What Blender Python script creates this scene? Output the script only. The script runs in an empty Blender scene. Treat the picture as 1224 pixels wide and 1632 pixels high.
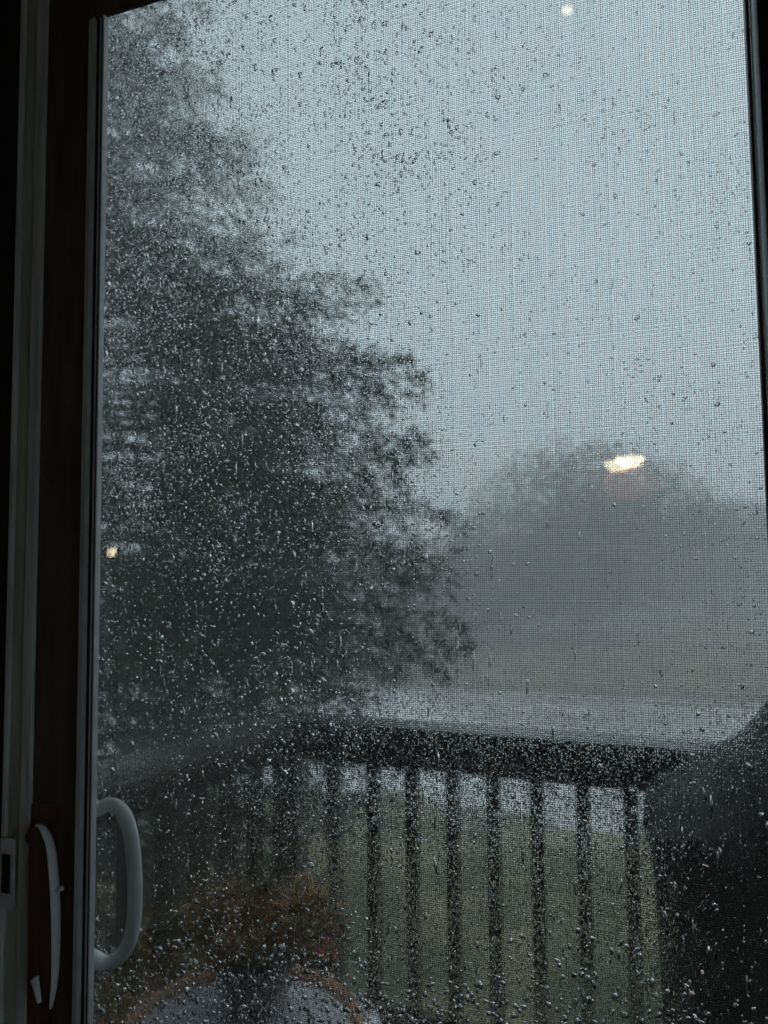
import bpy, bmesh, math, random
import numpy as np

random.seed(7)
rng = np.random.default_rng(11)
R = math.radians
S = bpy.context.scene
COL = S.collection

# ------------------------------------------------------------------ camera
# x runs along the door, y points outdoors, z up; floor of the room at z = 0
EYE = (0.0, 0.0, 1.42)
YAW, PITCH, ROLL = R(20.0), R(4.0), R(-0.58)
FPX, W0, H0 = 1233.0, 1224.0, 1632.0
fw = np.array([-math.sin(YAW) * math.cos(PITCH), math.cos(YAW) * math.cos(PITCH), math.sin(PITCH)])
_r = np.array([math.cos(YAW), math.sin(YAW), 0.0])
_u = np.cross(_r, fw)
RT = _r * math.cos(ROLL) + _u * math.sin(ROLL)
UP = _u * math.cos(ROLL) - _r * math.sin(ROLL)
E0 = np.array(EYE)


def ray(px, py):
    return fw + RT * (px - W0 / 2) / FPX - UP * (py - H0 / 2) / FPX


def onz(px, py, z):
    d = ray(px, py)
    return E0 + d * (z - E0[2]) / d[2]


def ony(px, py, y):
    d = ray(px, py)
    return E0 + d * (y - E0[1]) / d[1]


from mathutils import Matrix, Vector
cam = bpy.data.cameras.new('camera')
cam.sensor_fit = 'VERTICAL'
cam.sensor_height = 24.0
cam.sensor_width = 18.0
cam.lens = FPX / H0 * 24.0
cam.clip_start = 0.02
cam.clip_end = 2000
cam.dof.use_dof = True
cam.dof.focus_distance = 0.95
cam.dof.aperture_fstop = 2.6
co = bpy.data.objects.new('camera', cam)
M = Matrix(((RT[0], UP[0], -fw[0], EYE[0]), (RT[1], UP[1], -fw[1], EYE[1]), (RT[2], UP[2], -fw[2], EYE[2]), (0, 0, 0, 1)))
co.matrix_world = M
COL.objects.link(co)
S.camera = co

# ------------------------------------------------------------------ sky, sun, exposure
SUN_EL, SUN_AZ = R(58), R(75)
w = bpy.data.worlds.new('World')
S.world = w
w.use_nodes = True
nt = w.node_tree
nt.nodes.clear()
out = nt.nodes.new('ShaderNodeOutputWorld')
bg = nt.nodes.new('ShaderNodeBackground')
sky = nt.nodes.new('ShaderNodeTexSky')
sky.sky_type = 'NISHITA'
sky.sun_disc = False
sky.sun_elevation = SUN_EL
sky.sun_rotation = SUN_AZ
sky.dust_density = 4.0
sky.air_density = 1.0
mix = nt.nodes.new('ShaderNodeMixRGB')          # rain cloud: a grey deck over the clear sky
mix.inputs[0].default_value = 0.86
mix.inputs[2].default_value = (4.65, 5.45, 5.85, 1)
nt.links.new(sky.outputs[0], mix.inputs[1])
nt.links.new(mix.outputs[0], bg.inputs[0])
bg.inputs[1].default_value = 0.15
nt.links.new(bg.outputs[0], out.inputs[0])

sl = bpy.data.lights.new('sun', 'SUN')
sl.energy = 0.5
sl.angle = R(45)
sl.color = (1, 0.97, 0.93)
so = bpy.data.objects.new('sun', sl)
sd = Vector((math.sin(SUN_AZ) * math.cos(SUN_EL), math.cos(SUN_AZ) * math.cos(SUN_EL), math.sin(SUN_EL)))
so.rotation_euler = sd.to_track_quat('Z', 'Y').to_euler()
COL.objects.link(so)

S.view_settings.view_transform = 'Standard'
S.view_settings.look = 'None'
S.view_settings.exposure = 0.42
S.view_settings.gamma = 1.0
S.view_settings.use_curve_mapping = False
S.render.engine = 'CYCLES'
S.cycles.use_denoising = True
S.cycles.max_bounces = 7
S.cycles.use_light_tree = False
S.cycles.adaptive_threshold = 0.04
S.cycles.diffuse_bounces = 2
S.cycles.glossy_bounces = 3
S.cycles.transparent_max_bounces = 24
S.cycles.transmission_bounces = 6
S.cycles.volume_bounces = 3
S.cycles.sample_clamp_indirect = 3.0
S.cycles.caustics_reflective = False
S.cycles.caustics_refractive = True


# ------------------------------------------------------------------ materials
def mat(name, col, rough=0.6, metal=0.0, noise=0.0, nscale=20.0, bump=0.0, bscale=60.0, col2=None, stretch=None, spec=None, coat=0.0):
    m = bpy.data.materials.new(name)
    m.use_nodes = True
    t = m.node_tree
    p = t.nodes['Principled BSDF']
    p.inputs['Base Color'].default_value = (*col, 1)
    p.inputs['Roughness'].default_value = rough
    p.inputs['Metallic'].default_value = metal
    if spec is not None:
        p.inputs['Specular IOR Level'].default_value = spec
    p.inputs['Coat Weight'].default_value = coat
    p.inputs['Coat Roughness'].default_value = 0.08
    tc = t.nodes.new('ShaderNodeTexCoord')
    vec = tc.outputs['Object']
    if stretch:
        mp = t.nodes.new('ShaderNodeMapping')
        mp.inputs['Scale'].default_value = stretch
        t.links.new(vec, mp.inputs[0])
        vec = mp.outputs[0]
    if noise or col2:
        n = t.nodes.new('ShaderNodeTexNoise')
        n.inputs['Scale'].default_value = nscale
        n.inputs['Detail'].default_value = 6
        t.links.new(vec, n.inputs['Vector'])
        r = t.nodes.new('ShaderNodeValToRGB')
        c2 = col2 or tuple(min(1, c * (1 + noise)) for c in col)
        c1 = col if col2 else tuple(c * (1 - noise) for c in col)
        r.color_ramp.elements[0].color = (*c1, 1)
        r.color_ramp.elements[0].position = 0.35
        r.color_ramp.elements[1].color = (*c2, 1)
        r.color_ramp.elements[1].position = 0.65
        t.links.new(n.outputs['Fac'], r.inputs[0])
        t.links.new(r.outputs[0], p.inputs['Base Color'])
    if bump:
        n = t.nodes.new('ShaderNodeTexNoise')
        n.inputs['Scale'].default_value = bscale
        n.inputs['Detail'].default_value = 5
        t.links.new(vec, n.inputs['Vector'])
        b = t.nodes.new('ShaderNodeBump')
        b.inputs['Strength'].default_value = bump
        b.inputs['Distance'].default_value = 0.02
        t.links.new(n.outputs['Fac'], b.inputs['Height'])
        t.links.new(b.outputs[0], p.inputs['Normal'])
    return m


def leaf_mat(name, c1, c2, rough=0.5, trans=0.25):
    m = bpy.data.materials.new(name)
    m.use_nodes = True
    t = m.node_tree
    p = t.nodes['Principled BSDF']
    p.inputs['Roughness'].default_value = rough
    g = t.nodes.new('ShaderNodeNewGeometry')
    r = t.nodes.new('ShaderNodeValToRGB')
    r.color_ramp.elements[0].color = (*c1, 1)
    r.color_ramp.elements[1].color = (*c2, 1)
    t.links.new(g.outputs['Random Per Island'], r.inputs[0])
    t.links.new(r.outputs[0], p.inputs['Base Color'])
    tr = t.nodes.new('ShaderNodeBsdfTranslucent')
    t.links.new(r.outputs[0], tr.inputs[0])
    mx = t.nodes.new('ShaderNodeMixShader')
    mx.inputs[0].default_value = trans
    t.links.new(p.outputs[0], mx.inputs[1])
    t.links.new(tr.outputs[0], mx.inputs[2])
    t.links.new(mx.outputs[0], t.nodes['Material Output'].inputs[0])
    return m


def emit_mat(name, col, st):
    m = bpy.data.materials.new(name)
    m.use_nodes = True
    p = m.node_tree.nodes['Principled BSDF']
    p.inputs['Base Color'].default_value = (*col, 1)
    p.inputs['Emission Color'].default_value = (*col, 1)
    p.inputs['Emission Strength'].default_value = st
    return m


def pane_mat():
    m = bpy.data.materials.new('window_glass')
    m.use_nodes = True
    t = m.node_tree
    t.nodes.remove(t.nodes['Principled BSDF'])
    lw = t.nodes.new('ShaderNodeLayerWeight')
    lw.inputs['Blend'].default_value = 0.5
    pw = t.nodes.new('ShaderNodeMath')
    pw.operation = 'POWER'
    pw.inputs[1].default_value = 5
    t.links.new(lw.outputs['Facing'], pw.inputs[0])
    ma = t.nodes.new('ShaderNodeMath')
    ma.operation = 'MULTIPLY_ADD'
    ma.inputs[1].default_value = 0.96
    ma.inputs[2].default_value = 0.04
    t.links.new(pw.outputs[0], ma.inputs[0])
    a = t.nodes.new('ShaderNodeBsdfTransparent')
    a.inputs[0].default_value = (0.975, 0.99, 0.985, 1)
    g = t.nodes.new('ShaderNodeBsdfGlossy')
    g.inputs['Roughness'].default_value = 0.0
    mx = t.nodes.new('ShaderNodeMixShader')
    t.links.new(ma.outputs[0], mx.inputs[0])
    t.links.new(a.outputs[0], mx.inputs[1])
    t.links.new(g.outputs[0], mx.inputs[2])
    t.links.new(mx.outputs[0], t.nodes['Material Output'].inputs[0])
    return m


def water_mat():
    m = bpy.data.materials.new('rain_water')
    m.use_nodes = True
    t = m.node_tree
    p = t.nodes['Principled BSDF']
    p.inputs['Base Color'].default_value = (1, 1, 1, 1)
    p.inputs['Roughness'].default_value = 0.0
    p.inputs['IOR'].default_value = 1.333
    p.inputs['Transmission Weight'].default_value = 1.0
    return m


MT = dict(
    bronze=mat('bronze_stile', (0.105, 0.075, 0.055), 0.45, 0.0, noise=0.3, nscale=9, stretch=(6, 6, 0.7)),
    alu=mat('aluminium_bead', (0.82, 0.84, 0.86), 0.35, 0.1, noise=0.12, nscale=30),
    alu_dark=mat('anodised_frame', (0.72, 0.75, 0.74), 0.42, 0.0, noise=0.2, nscale=14, stretch=(5, 5, 0.5)),
    jamb=mat('painted_jamb', (0.50, 0.53, 0.44), 0.5, 0.0, noise=0.22, nscale=10, stretch=(6, 6, 0.5)),
    jamb_dark=mat('dark_jamb', (0.012, 0.012, 0.010), 0.55, noise=0.2),
    gasket=mat('rubber_gasket', (0.008, 0.008, 0.008), 0.5),
    white=mat('white_enamel', (0.86, 0.86, 0.88), 0.32, noise=0.05, nscale=40, bump=0.05, bscale=180),
    oak=mat('oiled_wood', (0.10, 0.048, 0.028), 0.4, noise=0.4, nscale=12, stretch=(9, 9, 0.8)),
    steel=mat('strike_steel', (0.8, 0.82, 0.85), 0.35, 0.2, noise=0.15, nscale=40),
    black=mat('black_metal', (0.012, 0.012, 0.013), 0.4, 0.2),
    thread=mat('screen_thread', (0.03, 0.032, 0.034), 0.35),
    glass=pane_mat(),
    water=water_mat(),
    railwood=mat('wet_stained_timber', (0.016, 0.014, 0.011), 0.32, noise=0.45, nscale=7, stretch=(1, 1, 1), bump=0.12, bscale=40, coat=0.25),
    capwood=mat('sky_sheen_cap_board', (0.10, 0.097, 0.095), 0.3, noise=0.4, nscale=6, stretch=(1, 1, 1), bump=0.1, bscale=30, coat=0.5),  # paler base colour paints in the sky sheen of the wet cap
    deckwood=mat('wet_deck_board', (0.085, 0.045, 0.026), 0.3, noise=0.45, nscale=5, stretch=(0.6, 9, 9), bump=0.15, bscale=18, coat=0.4),
    cover=mat('black_vinyl_cover', (0.008, 0.009, 0.010), 0.55, noise=0.3, nscale=5, bump=0.8, bscale=16, coat=0.03, spec=0.3),
    tabletop=mat('wet_slate_top', (0.42, 0.44, 0.50), 0.12, noise=0.3, nscale=14, bump=0.06, bscale=60, coat=0.6),
    tablerim=mat('brown_cane_rim', (0.34, 0.15, 0.07), 0.35, noise=0.4, nscale=30, coat=0.3),
    pot=mat('dark_glazed_pot', (0.018, 0.02, 0.022), 0.3, noise=0.3, nscale=12),
    soil=mat('soil', (0.03, 0.02, 0.014), 0.9, noise=0.4, bump=0.6, bscale=80),
    chairpaint=mat('pale_chair_enamel', (0.62, 0.64, 0.68), 0.25, noise=0.12, nscale=25, coat=0.3),
    bark=mat('bark', (0.05, 0.037, 0.028), 0.85, noise=0.5, nscale=8, bump=0.7, bscale=20, stretch=(3, 3, 0.5)),
    needle=leaf_mat('needles', (0.010, 0.026, 0.009), (0.028, 0.056, 0.018)),
    leafA=leaf_mat('summer_leaf', (0.025, 0.042, 0.018), (0.065, 0.085, 0.038)),
    leafB=leaf_mat('autumn_leaf', (0.15, 0.062, 0.025), (0.33, 0.20, 0.09)),
    leafO=leaf_mat('olive_leaf', (0.05, 0.07, 0.02), (0.13, 0.13, 0.045)),
    petal=leaf_mat('red_petal', (0.28, 0.03, 0.025), (0.42, 0.07, 0.05)),
    plaster=mat('dim_plaster', (0.30, 0.28, 0.26), 0.8, noise=0.06, nscale=6, bump=0.05),
    carpet=mat('carpet', (0.12, 0.105, 0.09), 0.95, noise=0.25, nscale=60, bump=0.3, bscale=200),
    brass=mat('aged_brass', (0.35, 0.22, 0.09), 0.35, 0.9),
    redwood=mat('reddish_panel', (0.09, 0.032, 0.024), 0.5, noise=0.3, nscale=6, stretch=(8, 8, 1)),
    lamp1=emit_mat('lit_bowl', (1.0, 0.88, 0.62), 10.0),
    amber=emit_mat('amber_glow', (0.75, 0.34, 0.22), 0.42),
    lamp2=emit_mat('lit_shade', (1.0, 0.82, 0.58), 11.0),
    kerb=mat('wet_concrete', (0.34, 0.33, 0.31), 0.45, noise=0.2, nscale=3, bump=0.2, bscale=30),
)


def ground_mat():
    m = bpy.data.materials.new('lawn')
    m.use_nodes = True
    t = m.node_tree
    p = t.nodes['Principled BSDF']
    p.inputs['Roughness'].default_value = 0.75
    tc = t.nodes.new('ShaderNodeTexCoord')
    n1 = t.nodes.new('ShaderNodeTexNoise')
    n1.inputs['Scale'].default_value = 0.8
    n1.inputs['Detail'].default_value = 8
    n2 = t.nodes.new('ShaderNodeTexNoise')
    n2.inputs['Scale'].default_value = 9
    n2.inputs['Detail'].default_value = 6
    for n in (n1, n2):
        t.links.new(tc.outputs['Object'], n.inputs['Vector'])
    r1 = t.nodes.new('ShaderNodeValToRGB')
    r1.color_ramp.elements[0].position = 0.42
    r1.color_ramp.elements[1].position = 0.60
    r1.color_ramp.elements[0].color = (0.040, 0.056, 0.018, 1)
    r1.color_ramp.elements[1].color = (0.22, 0.20, 0.105, 1)
    t.links.new(n1.outputs['Fac'], r1.inputs[0])
    mx = t.nodes.new('ShaderNodeMixRGB')
    mx.blend_type = 'MULTIPLY'
    mx.inputs[0].default_value = 0.7
    r2 = t.nodes.new('ShaderNodeValToRGB')
    r2.color_ramp.elements[0].color = (0.45, 0.45, 0.45, 1)
    r2.color_ramp.elements[0].position = 0.3
    r2.color_ramp.elements[1].position = 0.7
    t.links.new(n2.outputs['Fac'], r2.inputs[0])
    t.links.new(r1.outputs[0], mx.inputs[1])
    t.links.new(r2.outputs[0], mx.inputs[2])
    t.links.new(mx.outputs[0], p.inputs['Base Color'])
    b = t.nodes.new('ShaderNodeBump')
    b.inputs['Strength'].default_value = 0.8
    b.inputs['Distance'].default_value = 0.08
    t.links.new(n2.outputs['Fac'], b.inputs['Height'])
    t.links.new(b.outputs[0], p.inputs['Normal'])
    return m


def road_mat():
    m = bpy.data.materials.new('wet_concrete_road')
    m.use_nodes = True
    t = m.node_tree
    p = t.nodes['Principled BSDF']
    p.inputs['Base Color'].default_value = (0.46, 0.46, 0.46, 1)
    p.inputs['Coat Weight'].default_value = 1.0
    p.inputs['Coat IOR'].default_value = 1.33
    tc = t.nodes.new('ShaderNodeTexCoord')
    n = t.nodes.new('ShaderNodeTexNoise')
    n.inputs['Scale'].default_value = 0.5
    n.inputs['Detail'].default_value = 7
    t.links.new(tc.outputs['Object'], n.inputs['Vector'])
    mr = t.nodes.new('ShaderNodeMapRange')
    mr.inputs[1].default_value = 0.35
    mr.inputs[2].default_value = 0.65
    mr.inputs[3].default_value = 0.05
    mr.inputs[4].default_value = 0.38
    t.links.new(n.outputs['Fac'], mr.inputs[0])
    t.links.new(mr.outputs[0], p.inputs['Roughness'])
    t.links.new(mr.outputs[0], p.inputs['Coat Roughness'])
    return m


# ------------------------------------------------------------------ mesh helpers
def link(name, me, m=None, parent=None, smooth=False):
    o = bpy.data.objects.new(name, me)
    COL.objects.link(o)
    if m is not None and not me.materials:
        me.materials.append(m)
    if parent is not None:
        o.parent = parent
    if smooth:
        me.shade_smooth()
    return o


def tag(o, label=None, cat=None, group=None, kind=None):
    if label:
        o['label'] = label
    if cat:
        o['category'] = cat
    if group:
        o['group'] = group
    if kind:
        o['kind'] = kind
    return o


def empty(name, label=None, cat=None, group=None, loc=(0, 0, 0)):
    o = bpy.data.objects.new(name, None)
    o.empty_display_size = 0.1
    o.location = loc
    COL.objects.link(o)
    return tag(o, label, cat, group)


def pdata(name, v, f):
    me = bpy.data.meshes.new(name)
    me.from_pydata([tuple(map(float, p)) for p in v], [], f)
    me.update()
    return me


BOXF = [(0, 3, 2, 1), (4, 5, 6, 7), (0, 1, 5, 4), (1, 2, 6, 5), (2, 3, 7, 6), (3, 0, 4, 7)]


def boxv(lo, hi):
    (a, b, c), (d, e, f) = lo, hi
    return [(a, b, c), (d, b, c), (d, e, c), (a, e, c), (a, b, f), (d, b, f), (d, e, f), (a, e, f)]


def box(name, lo, hi, m, parent=None, bevel=0.0, seg=2):
    """box given in the thing's own coordinates (parent origin subtracted when it has one)"""
    off = Vector(parent.location) if parent is not None and parent.parent is None else Vector((0, 0, 0))
    if parent is not None and parent.parent is not None:
        off = Vector(parent.parent.location) + Vector(parent.location)
    lo = tuple(l - o for l, o in zip(lo, off))
    hi = tuple(h - o for h, o in zip(hi, off))
    bm = bmesh.new()
    vs = [bm.verts.new(v) for v in boxv(lo, hi)]
    for f in BOXF:
        bm.faces.new([vs[i] for i in f])
    if bevel:
        bmesh.ops.bevel(bm, geom=list(bm.edges), offset=bevel, segments=seg, profile=0.6, affect='EDGES')
    me = bpy.data.meshes.new(name)
    bm.to_mesh(me)
    bm.free()
    return link(name, me, m, parent)


def tube_mesh(name, pts, rad, seg=10, caps=True, flat=None):
    """tube through pts; rad a number or list, or (a, b) ellipse radii per point"""
    pts = [Vector(p) for p in pts]
    n = len(pts)
    rads = rad if isinstance(rad, (list, tuple)) and len(rad) == n else [rad] * n
    v, f = [], []
    T0 = (pts[1] - pts[0]).normalized()
    ref = Vector(flat) if flat else (Vector((0, 0, 1)) if abs(T0.z) < 0.9 else Vector((1, 0, 0)))
    N = (ref - T0 * ref.dot(T0)).normalized()
    for i, p in enumerate(pts):
        T = (pts[min(i + 1, n - 1)] - pts[max(i - 1, 0)]).normalized()
        N = (N - T * N.dot(T)).normalized()
        B = T.cross(N)
        r = rads[i]
        ra, rb = r if isinstance(r, (tuple, list)) else (r, r)
        for k in range(seg):
            a = 2 * math.pi * k / seg
            v.append(p + N * (math.cos(a) * ra) + B * (math.sin(a) * rb))
    for i in range(n - 1):
        for k in range(seg):
            k2 = (k + 1) % seg
            f.append((i * seg + k, i * seg + k2, (i + 1) * seg + k2, (i + 1) * seg + k))
    if caps:
        f.append(tuple(range(seg))[::-1])
        f.append(tuple((n - 1) * seg + k for k in range(seg)))
    return pdata(name, v, f)


def catmull(P, per=6):
    P = [Vector(p) for p in P]
    Q = [P[0] * 2 - P[1]] + P + [P[-1] * 2 - P[-2]]
    o = []
    for i in range(1, len(Q) - 2):
        for k in range(per):
            t = k / per
            a, b, c, d = Q[i - 1], Q[i], Q[i + 1], Q[i + 2]
            o.append(0.5 * ((2 * b) + (c - a) * t + (2 * a - 5 * b + 4 * c - d) * t * t + (3 * b - a - 3 * c + d) * t ** 3))
    o.append(P[-1])
    return o


def lathe_mesh(name, prof, seg=28, c=(0, 0, 0)):
    v, f = [], []
    for r, z in prof:
        for k in range(seg):
            a = 2 * math.pi * k / seg
            v.append((c[0] + r * math.cos(a), c[1] + r * math.sin(a), c[2] + z))
    for i in range(len(prof) - 1):
        for k in range(seg):
            k2 = (k + 1) % seg
            f.append((i * seg + k, i * seg + k2, (i + 1) * seg + k2, (i + 1) * seg + k))
    f.append(tuple(range(seg))[::-1])
    f.append(tuple((len(prof) - 1) * seg + k for k in range(seg)))
    return pdata(name, v, f)


def np_mesh(name, V, F):
    """V (n,3), F (m,k) -> mesh, fast"""
    me = bpy.data.meshes.new(name)
    V = np.ascontiguousarray(V, dtype=np.float32)
    F = np.ascontiguousarray(F, dtype=np.int32)
    k = F.shape[1]
    me.vertices.add(len(V))
    me.vertices.foreach_set('co', V.ravel())
    me.loops.add(F.size)
    me.loops.foreach_set('vertex_index', F.ravel())
    me.polygons.add(len(F))
    me.polygons.foreach_set('loop_start', np.arange(0, F.size, k, dtype=np.int32))
    me.update(calc_edges=True)
    me.validate()
    return me


def kites(P, D, L, Wd, N=None):
    """leaf kites: base P, direction D, length L, width Wd -> V, F (folded quads)"""
    n = len(P)
    D = D / np.linalg.norm(D, axis=1, keepdims=True)
    if N is None:
        N = rng.normal(size=(n, 3))
    B = np.cross(D, N)
    B /= np.linalg.norm(B, axis=1, keepdims=True) + 1e-9
    C = np.cross(D, B)
    L = np.asarray(L).reshape(-1, 1) * np.ones((n, 1))
    Wd = np.asarray(Wd).reshape(-1, 1) * np.ones((n, 1))
    a = P
    b = P + D * L * 0.45 + B * Wd * 0.5 + C * Wd * 0.2
    c = P + D * L
    d = P + D * L * 0.45 - B * Wd * 0.5 + C * Wd * 0.2
    V = np.stack([a, b, c, d], 1).reshape(-1, 3)
    F = np.arange(4 * n).reshape(n, 4)
    return V, F


# ================================================================== SETTING
GZ = -3.0
rd0, rd1 = 14.7, 27.0     # road between these y
lawn = ground_mat()
g = box('ground', (-130, -40, GZ - 0.5), (110, 130, GZ), lawn)
tag(g, 'rain-soaked lawn in olive and straw tones below the deck', 'lawn', kind='structure')
ex = np.concatenate([np.linspace(-130, -30, 12), np.linspace(-29, 15, 90), np.linspace(16, 110, 12)])
ew = np.array([.45 * math.sin(x * .9) + .3 * math.sin(x * 2.3 + 1) + .16 * math.sin(x * 5.7 + 2) + .10 * math.sin(x * 11.0) for x in ex])
v = [(x, rd0 - (x + 130) / 240 + e, GZ + .004) for x, e in zip(ex, ew)] + [(x, rd1 - (x + 130) / 240, GZ + .004) for x in ex]
ne_ = len(ex)
ro = link('road', pdata('road', v, [(i, i + 1, ne_ + i + 1, ne_ + i) for i in range(ne_ - 1)]), road_mat())
tag(ro, 'wet grey road beyond the railing, shining with sky', 'road', kind='structure')
kb = []
for yk, nm, lb in ((rd1, 'kerb', 'pale concrete kerb on the tree side of the wet road'),):
    bm = bmesh.new()
    vs = [bm.verts.new(p) for p in [(-130, yk - .22, GZ - .1), (110, yk - 1.22, GZ - .1), (110, yk - 1.0, GZ - .1), (-130, yk, GZ - .1),
                                    (-130, yk - .22, GZ + .13), (110, yk - 1.22, GZ + .13), (110, yk - 1.0, GZ + .13), (-130, yk, GZ + .13)]]
    for f in BOXF:
        bm.faces.new([vs[i] for i in f])
    me = bpy.data.meshes.new('kerb')
    bm.to_mesh(me)
    bm.free()
    tag(link(nm, me, MT['kerb']), lb, 'kerb', kind='structure')

# room shell the photograph is taken from
RX0, RX1, RY0, FY0, FY1, RZ = -2.6, 2.2, -5.6, 0.80, 0.97, 2.62
OX0, OX1, OZ1 = -0.90, 0.22, 2.40
tag(box('room_floor', (RX0 - .1, RY0 - .1, -.12), (RX1 + .1, FY1, 0), MT['carpet']), 'dark carpeted room floor inside the door', 'floor', kind='structure')
tag(box('room_ceiling', (RX0 - .1, RY0 - .1, RZ), (RX1 + .1, FY1, RZ + .15), MT['plaster']), 'plain plaster room ceiling', 'ceiling', kind='structure')
tag(box('room_wall_left', (RX0 - .15, RY0, 0.001), (RX0, FY0, RZ - .001), MT['plaster']), 'plaster wall at the latch side of the room', 'wall', kind='structure')
rwall = empty('room_wall_right')
tag(rwall, 'plaster wall with an opening for the added window, at the far side from the latch', 'wall', kind='structure')
WY0, WY1, WZ0, WZ1 = -2.6, -.3, .45, 2.35  # opening for an added window; its daylight lifts door frame and handles
box('wall_panel', (RX1, RY0, 0.001), (RX1 + .15, WY0, RZ - .001), MT['plaster'], rwall)
box('wall_panel', (RX1, WY1, 0.001), (RX1 + .15, FY0, RZ - .001), MT['plaster'], rwall)
box('wall_panel', (RX1, WY0, 0.001), (RX1 + .15, WY1, WZ0), MT['plaster'], rwall)
box('wall_panel', (RX1, WY0, WZ1), (RX1 + .15, WY1, RZ - .001), MT['plaster'], rwall)
swn = empty('added_side_window', 'added wide window that lets sky light in onto the door frame', 'window', loc=(RX1 + .07, (WY0 + WY1) / 2, WZ0))
box('sill', (RX1 + .03, WY0 + .001, WZ0 + .001), (RX1 + .12, WY1 - .001, WZ0 + .045), MT['white'], swn)
box('frame_head', (RX1 + .05, WY0 + .001, WZ1 - .045), (RX1 + .11, WY1 - .001, WZ1 - .001), MT['white'], swn)
for yy in (WY0 + .024, (WY0 + WY1) / 2, WY1 - .024):
    box('mullion', (RX1 + .05, yy - .022, WZ0 + .046), (RX1 + .11, yy + .022, WZ1 - .046), MT['white'], swn)
for ya, yz in ((WY0 + .047, (WY0 + WY1) / 2 - .023), ((WY0 + WY1) / 2 + .023, WY1 - .047)):
    box('pane', (RX1 + .076, ya, WZ0 + .047), (RX1 + .080, yz, WZ1 - .047), MT['glass'], swn)
tag(box('room_wall_back', (RX0 - .15, RY0 - .1, 0.001), (RX1 + .15, RY0 - .001, RZ - .001), MT['redwood']), 'reddish panelled wall facing the door', 'wall', kind='structure')
fwall = empty('front_wall')
tag(fwall, 'house wall around the patio door', 'wall', kind='structure')
box('wall_panel', (RX0 - .15, FY0, 0.001), (OX0, FY1, RZ - .001), MT['plaster'], fwall)
box('wall_panel', (OX1, FY0, 0.001), (RX1 + .15, FY1, RZ - .001), MT['plaster'], fwall)
box('wall_panel', (OX0, FY0, OZ1), (OX1, FY1, RZ - .001), MT['plaster'], fwall)

# ================================================================== DOOR FRAME
fr = empty('door_frame', 'dark painted patio door frame with grooved jamb and steel strike plate', 'door frame', loc=(-.86, .9, 0))
box('jamb', (-.90, .806, 0.0), (-.7785, .832, 2.398), MT['jamb_dark'], fr, .002)
box('jamb_back', (-.90, .833, 0.0), (-.862, .96, 2.398), MT['jamb_dark'], fr, .002)
box('jamb_ridge', (-.8235, .797, 0.002), (-.8175, .8055, 2.36), MT['alu_dark'], fr, .001)
box('jamb_strip', (-.8165, .8015, 0.002), (-.7945, .8055, 2.36), MT['jamb'], fr, .001)
box('jamb_strip', (-.7940, .7965, 0.002), (-.7775, .8055, 2.36), MT['alu_dark'], fr, .002)
box('jamb', (.135, .835, 0.0), (.22, .96, 2.398), MT['jamb_dark'], fr, .002)
box('head', (-.7775, .8135, 2.362), (.134, .96, 2.398), MT['jamb_dark'], fr, .002)
box('sill', (-.7775, .80, 0.001), (.134, .96, 0.03), MT['alu_dark'], fr, .002)
sp = box('strike_plate', (-.8200, .7925, .988), (-.7970, .7960, 1.076), MT['steel'], fr, .0012)
box('slot', (-.8145, .7905, 1.008), (-.8020, .7922, 1.056), MT['gasket'], sp)

# ================================================================== SLIDING DOOR
dr = empty('sliding_door', 'glazed sliding door with bronze stile, bright metal beads and white pull', 'sliding door', loc=(-.3, .82, .03))
dr['kind'] = fr['kind'] = 'thing'
GX0, GX1, GZ0, GZ1 = -.7040, .098, .12, 2.30
st = box('stile', (-.7770, .803, .031), (-.7050, .8045, 2.36), MT['bronze'], dr, .003)
box('stile_back', (-.7770, .8048, .031), (-.7245, .842, 2.36), MT['bronze'], dr, .003)
box('stile', (.100, .800, .031), (.134, .845, 2.36), MT['gasket'], dr, .003)
box('top_rail', (-.7045, .800, 2.157), (.0995, .8045, 2.36), MT['bronze'], dr, .002)
box('top_rail', (-.7045, .8115, 2.31), (.0995, .845, 2.36), MT['bronze'], dr, .002)
box('bottom_rail', (-.7045, .800, .032), (.0995, .8045, .128), MT['bronze'], dr, .003)
box('bottom_rail', (-.7045, .8115, .032), (.0995, .845, .118), MT['bronze'], dr, .003)
box('bead', (-.7047, .7965, .129), (-.6970, .8045, 2.156), MT['alu_dark'], dr, .0018)
box('bead', (-.6968, .7945, .129), (-.6949, .8045, 2.156), MT['alu'], dr, .0006)
box('gasket_strip', (-.6947, .801, .129), (-.6805, .8045, 2.156), MT['gasket'], dr, .0008)
box('bead', (-.6875, .7985, .129), (-.6863, .8008, 2.156), MT['alu'], dr, .0003)
box('bead', (-.6803, .7955, .129), (-.6780, .8045, 2.156), MT['alu'], dr, .0007)


def pane(name, y, tilt):
    bm = bmesh.new()
    vs = [bm.verts.new(v) for v in boxv((GX0, -.002, GZ0), (GX1, .002, GZ1))]
    for f in BOXF:
        bm.faces.new([vs[i] for i in f])
    me = bpy.data.meshes.new(name)
    bm.to_mesh(me)
    bm.free()
    o = link(name, me, MT['glass'], dr)
    o.location = Vector((0, y, 0)) - Vector(dr.location)
    o.rotation_euler = (tilt[0], 0, tilt[1])
    return o


pane('glass_pane', .808, (R(0.0), 0))
pane('glass_pane', .830, (R(-0.10), R(.50)))


def local(pts, p):
    L = Vector(p.location)
    return [Vector(q) - L for q in pts]


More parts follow.
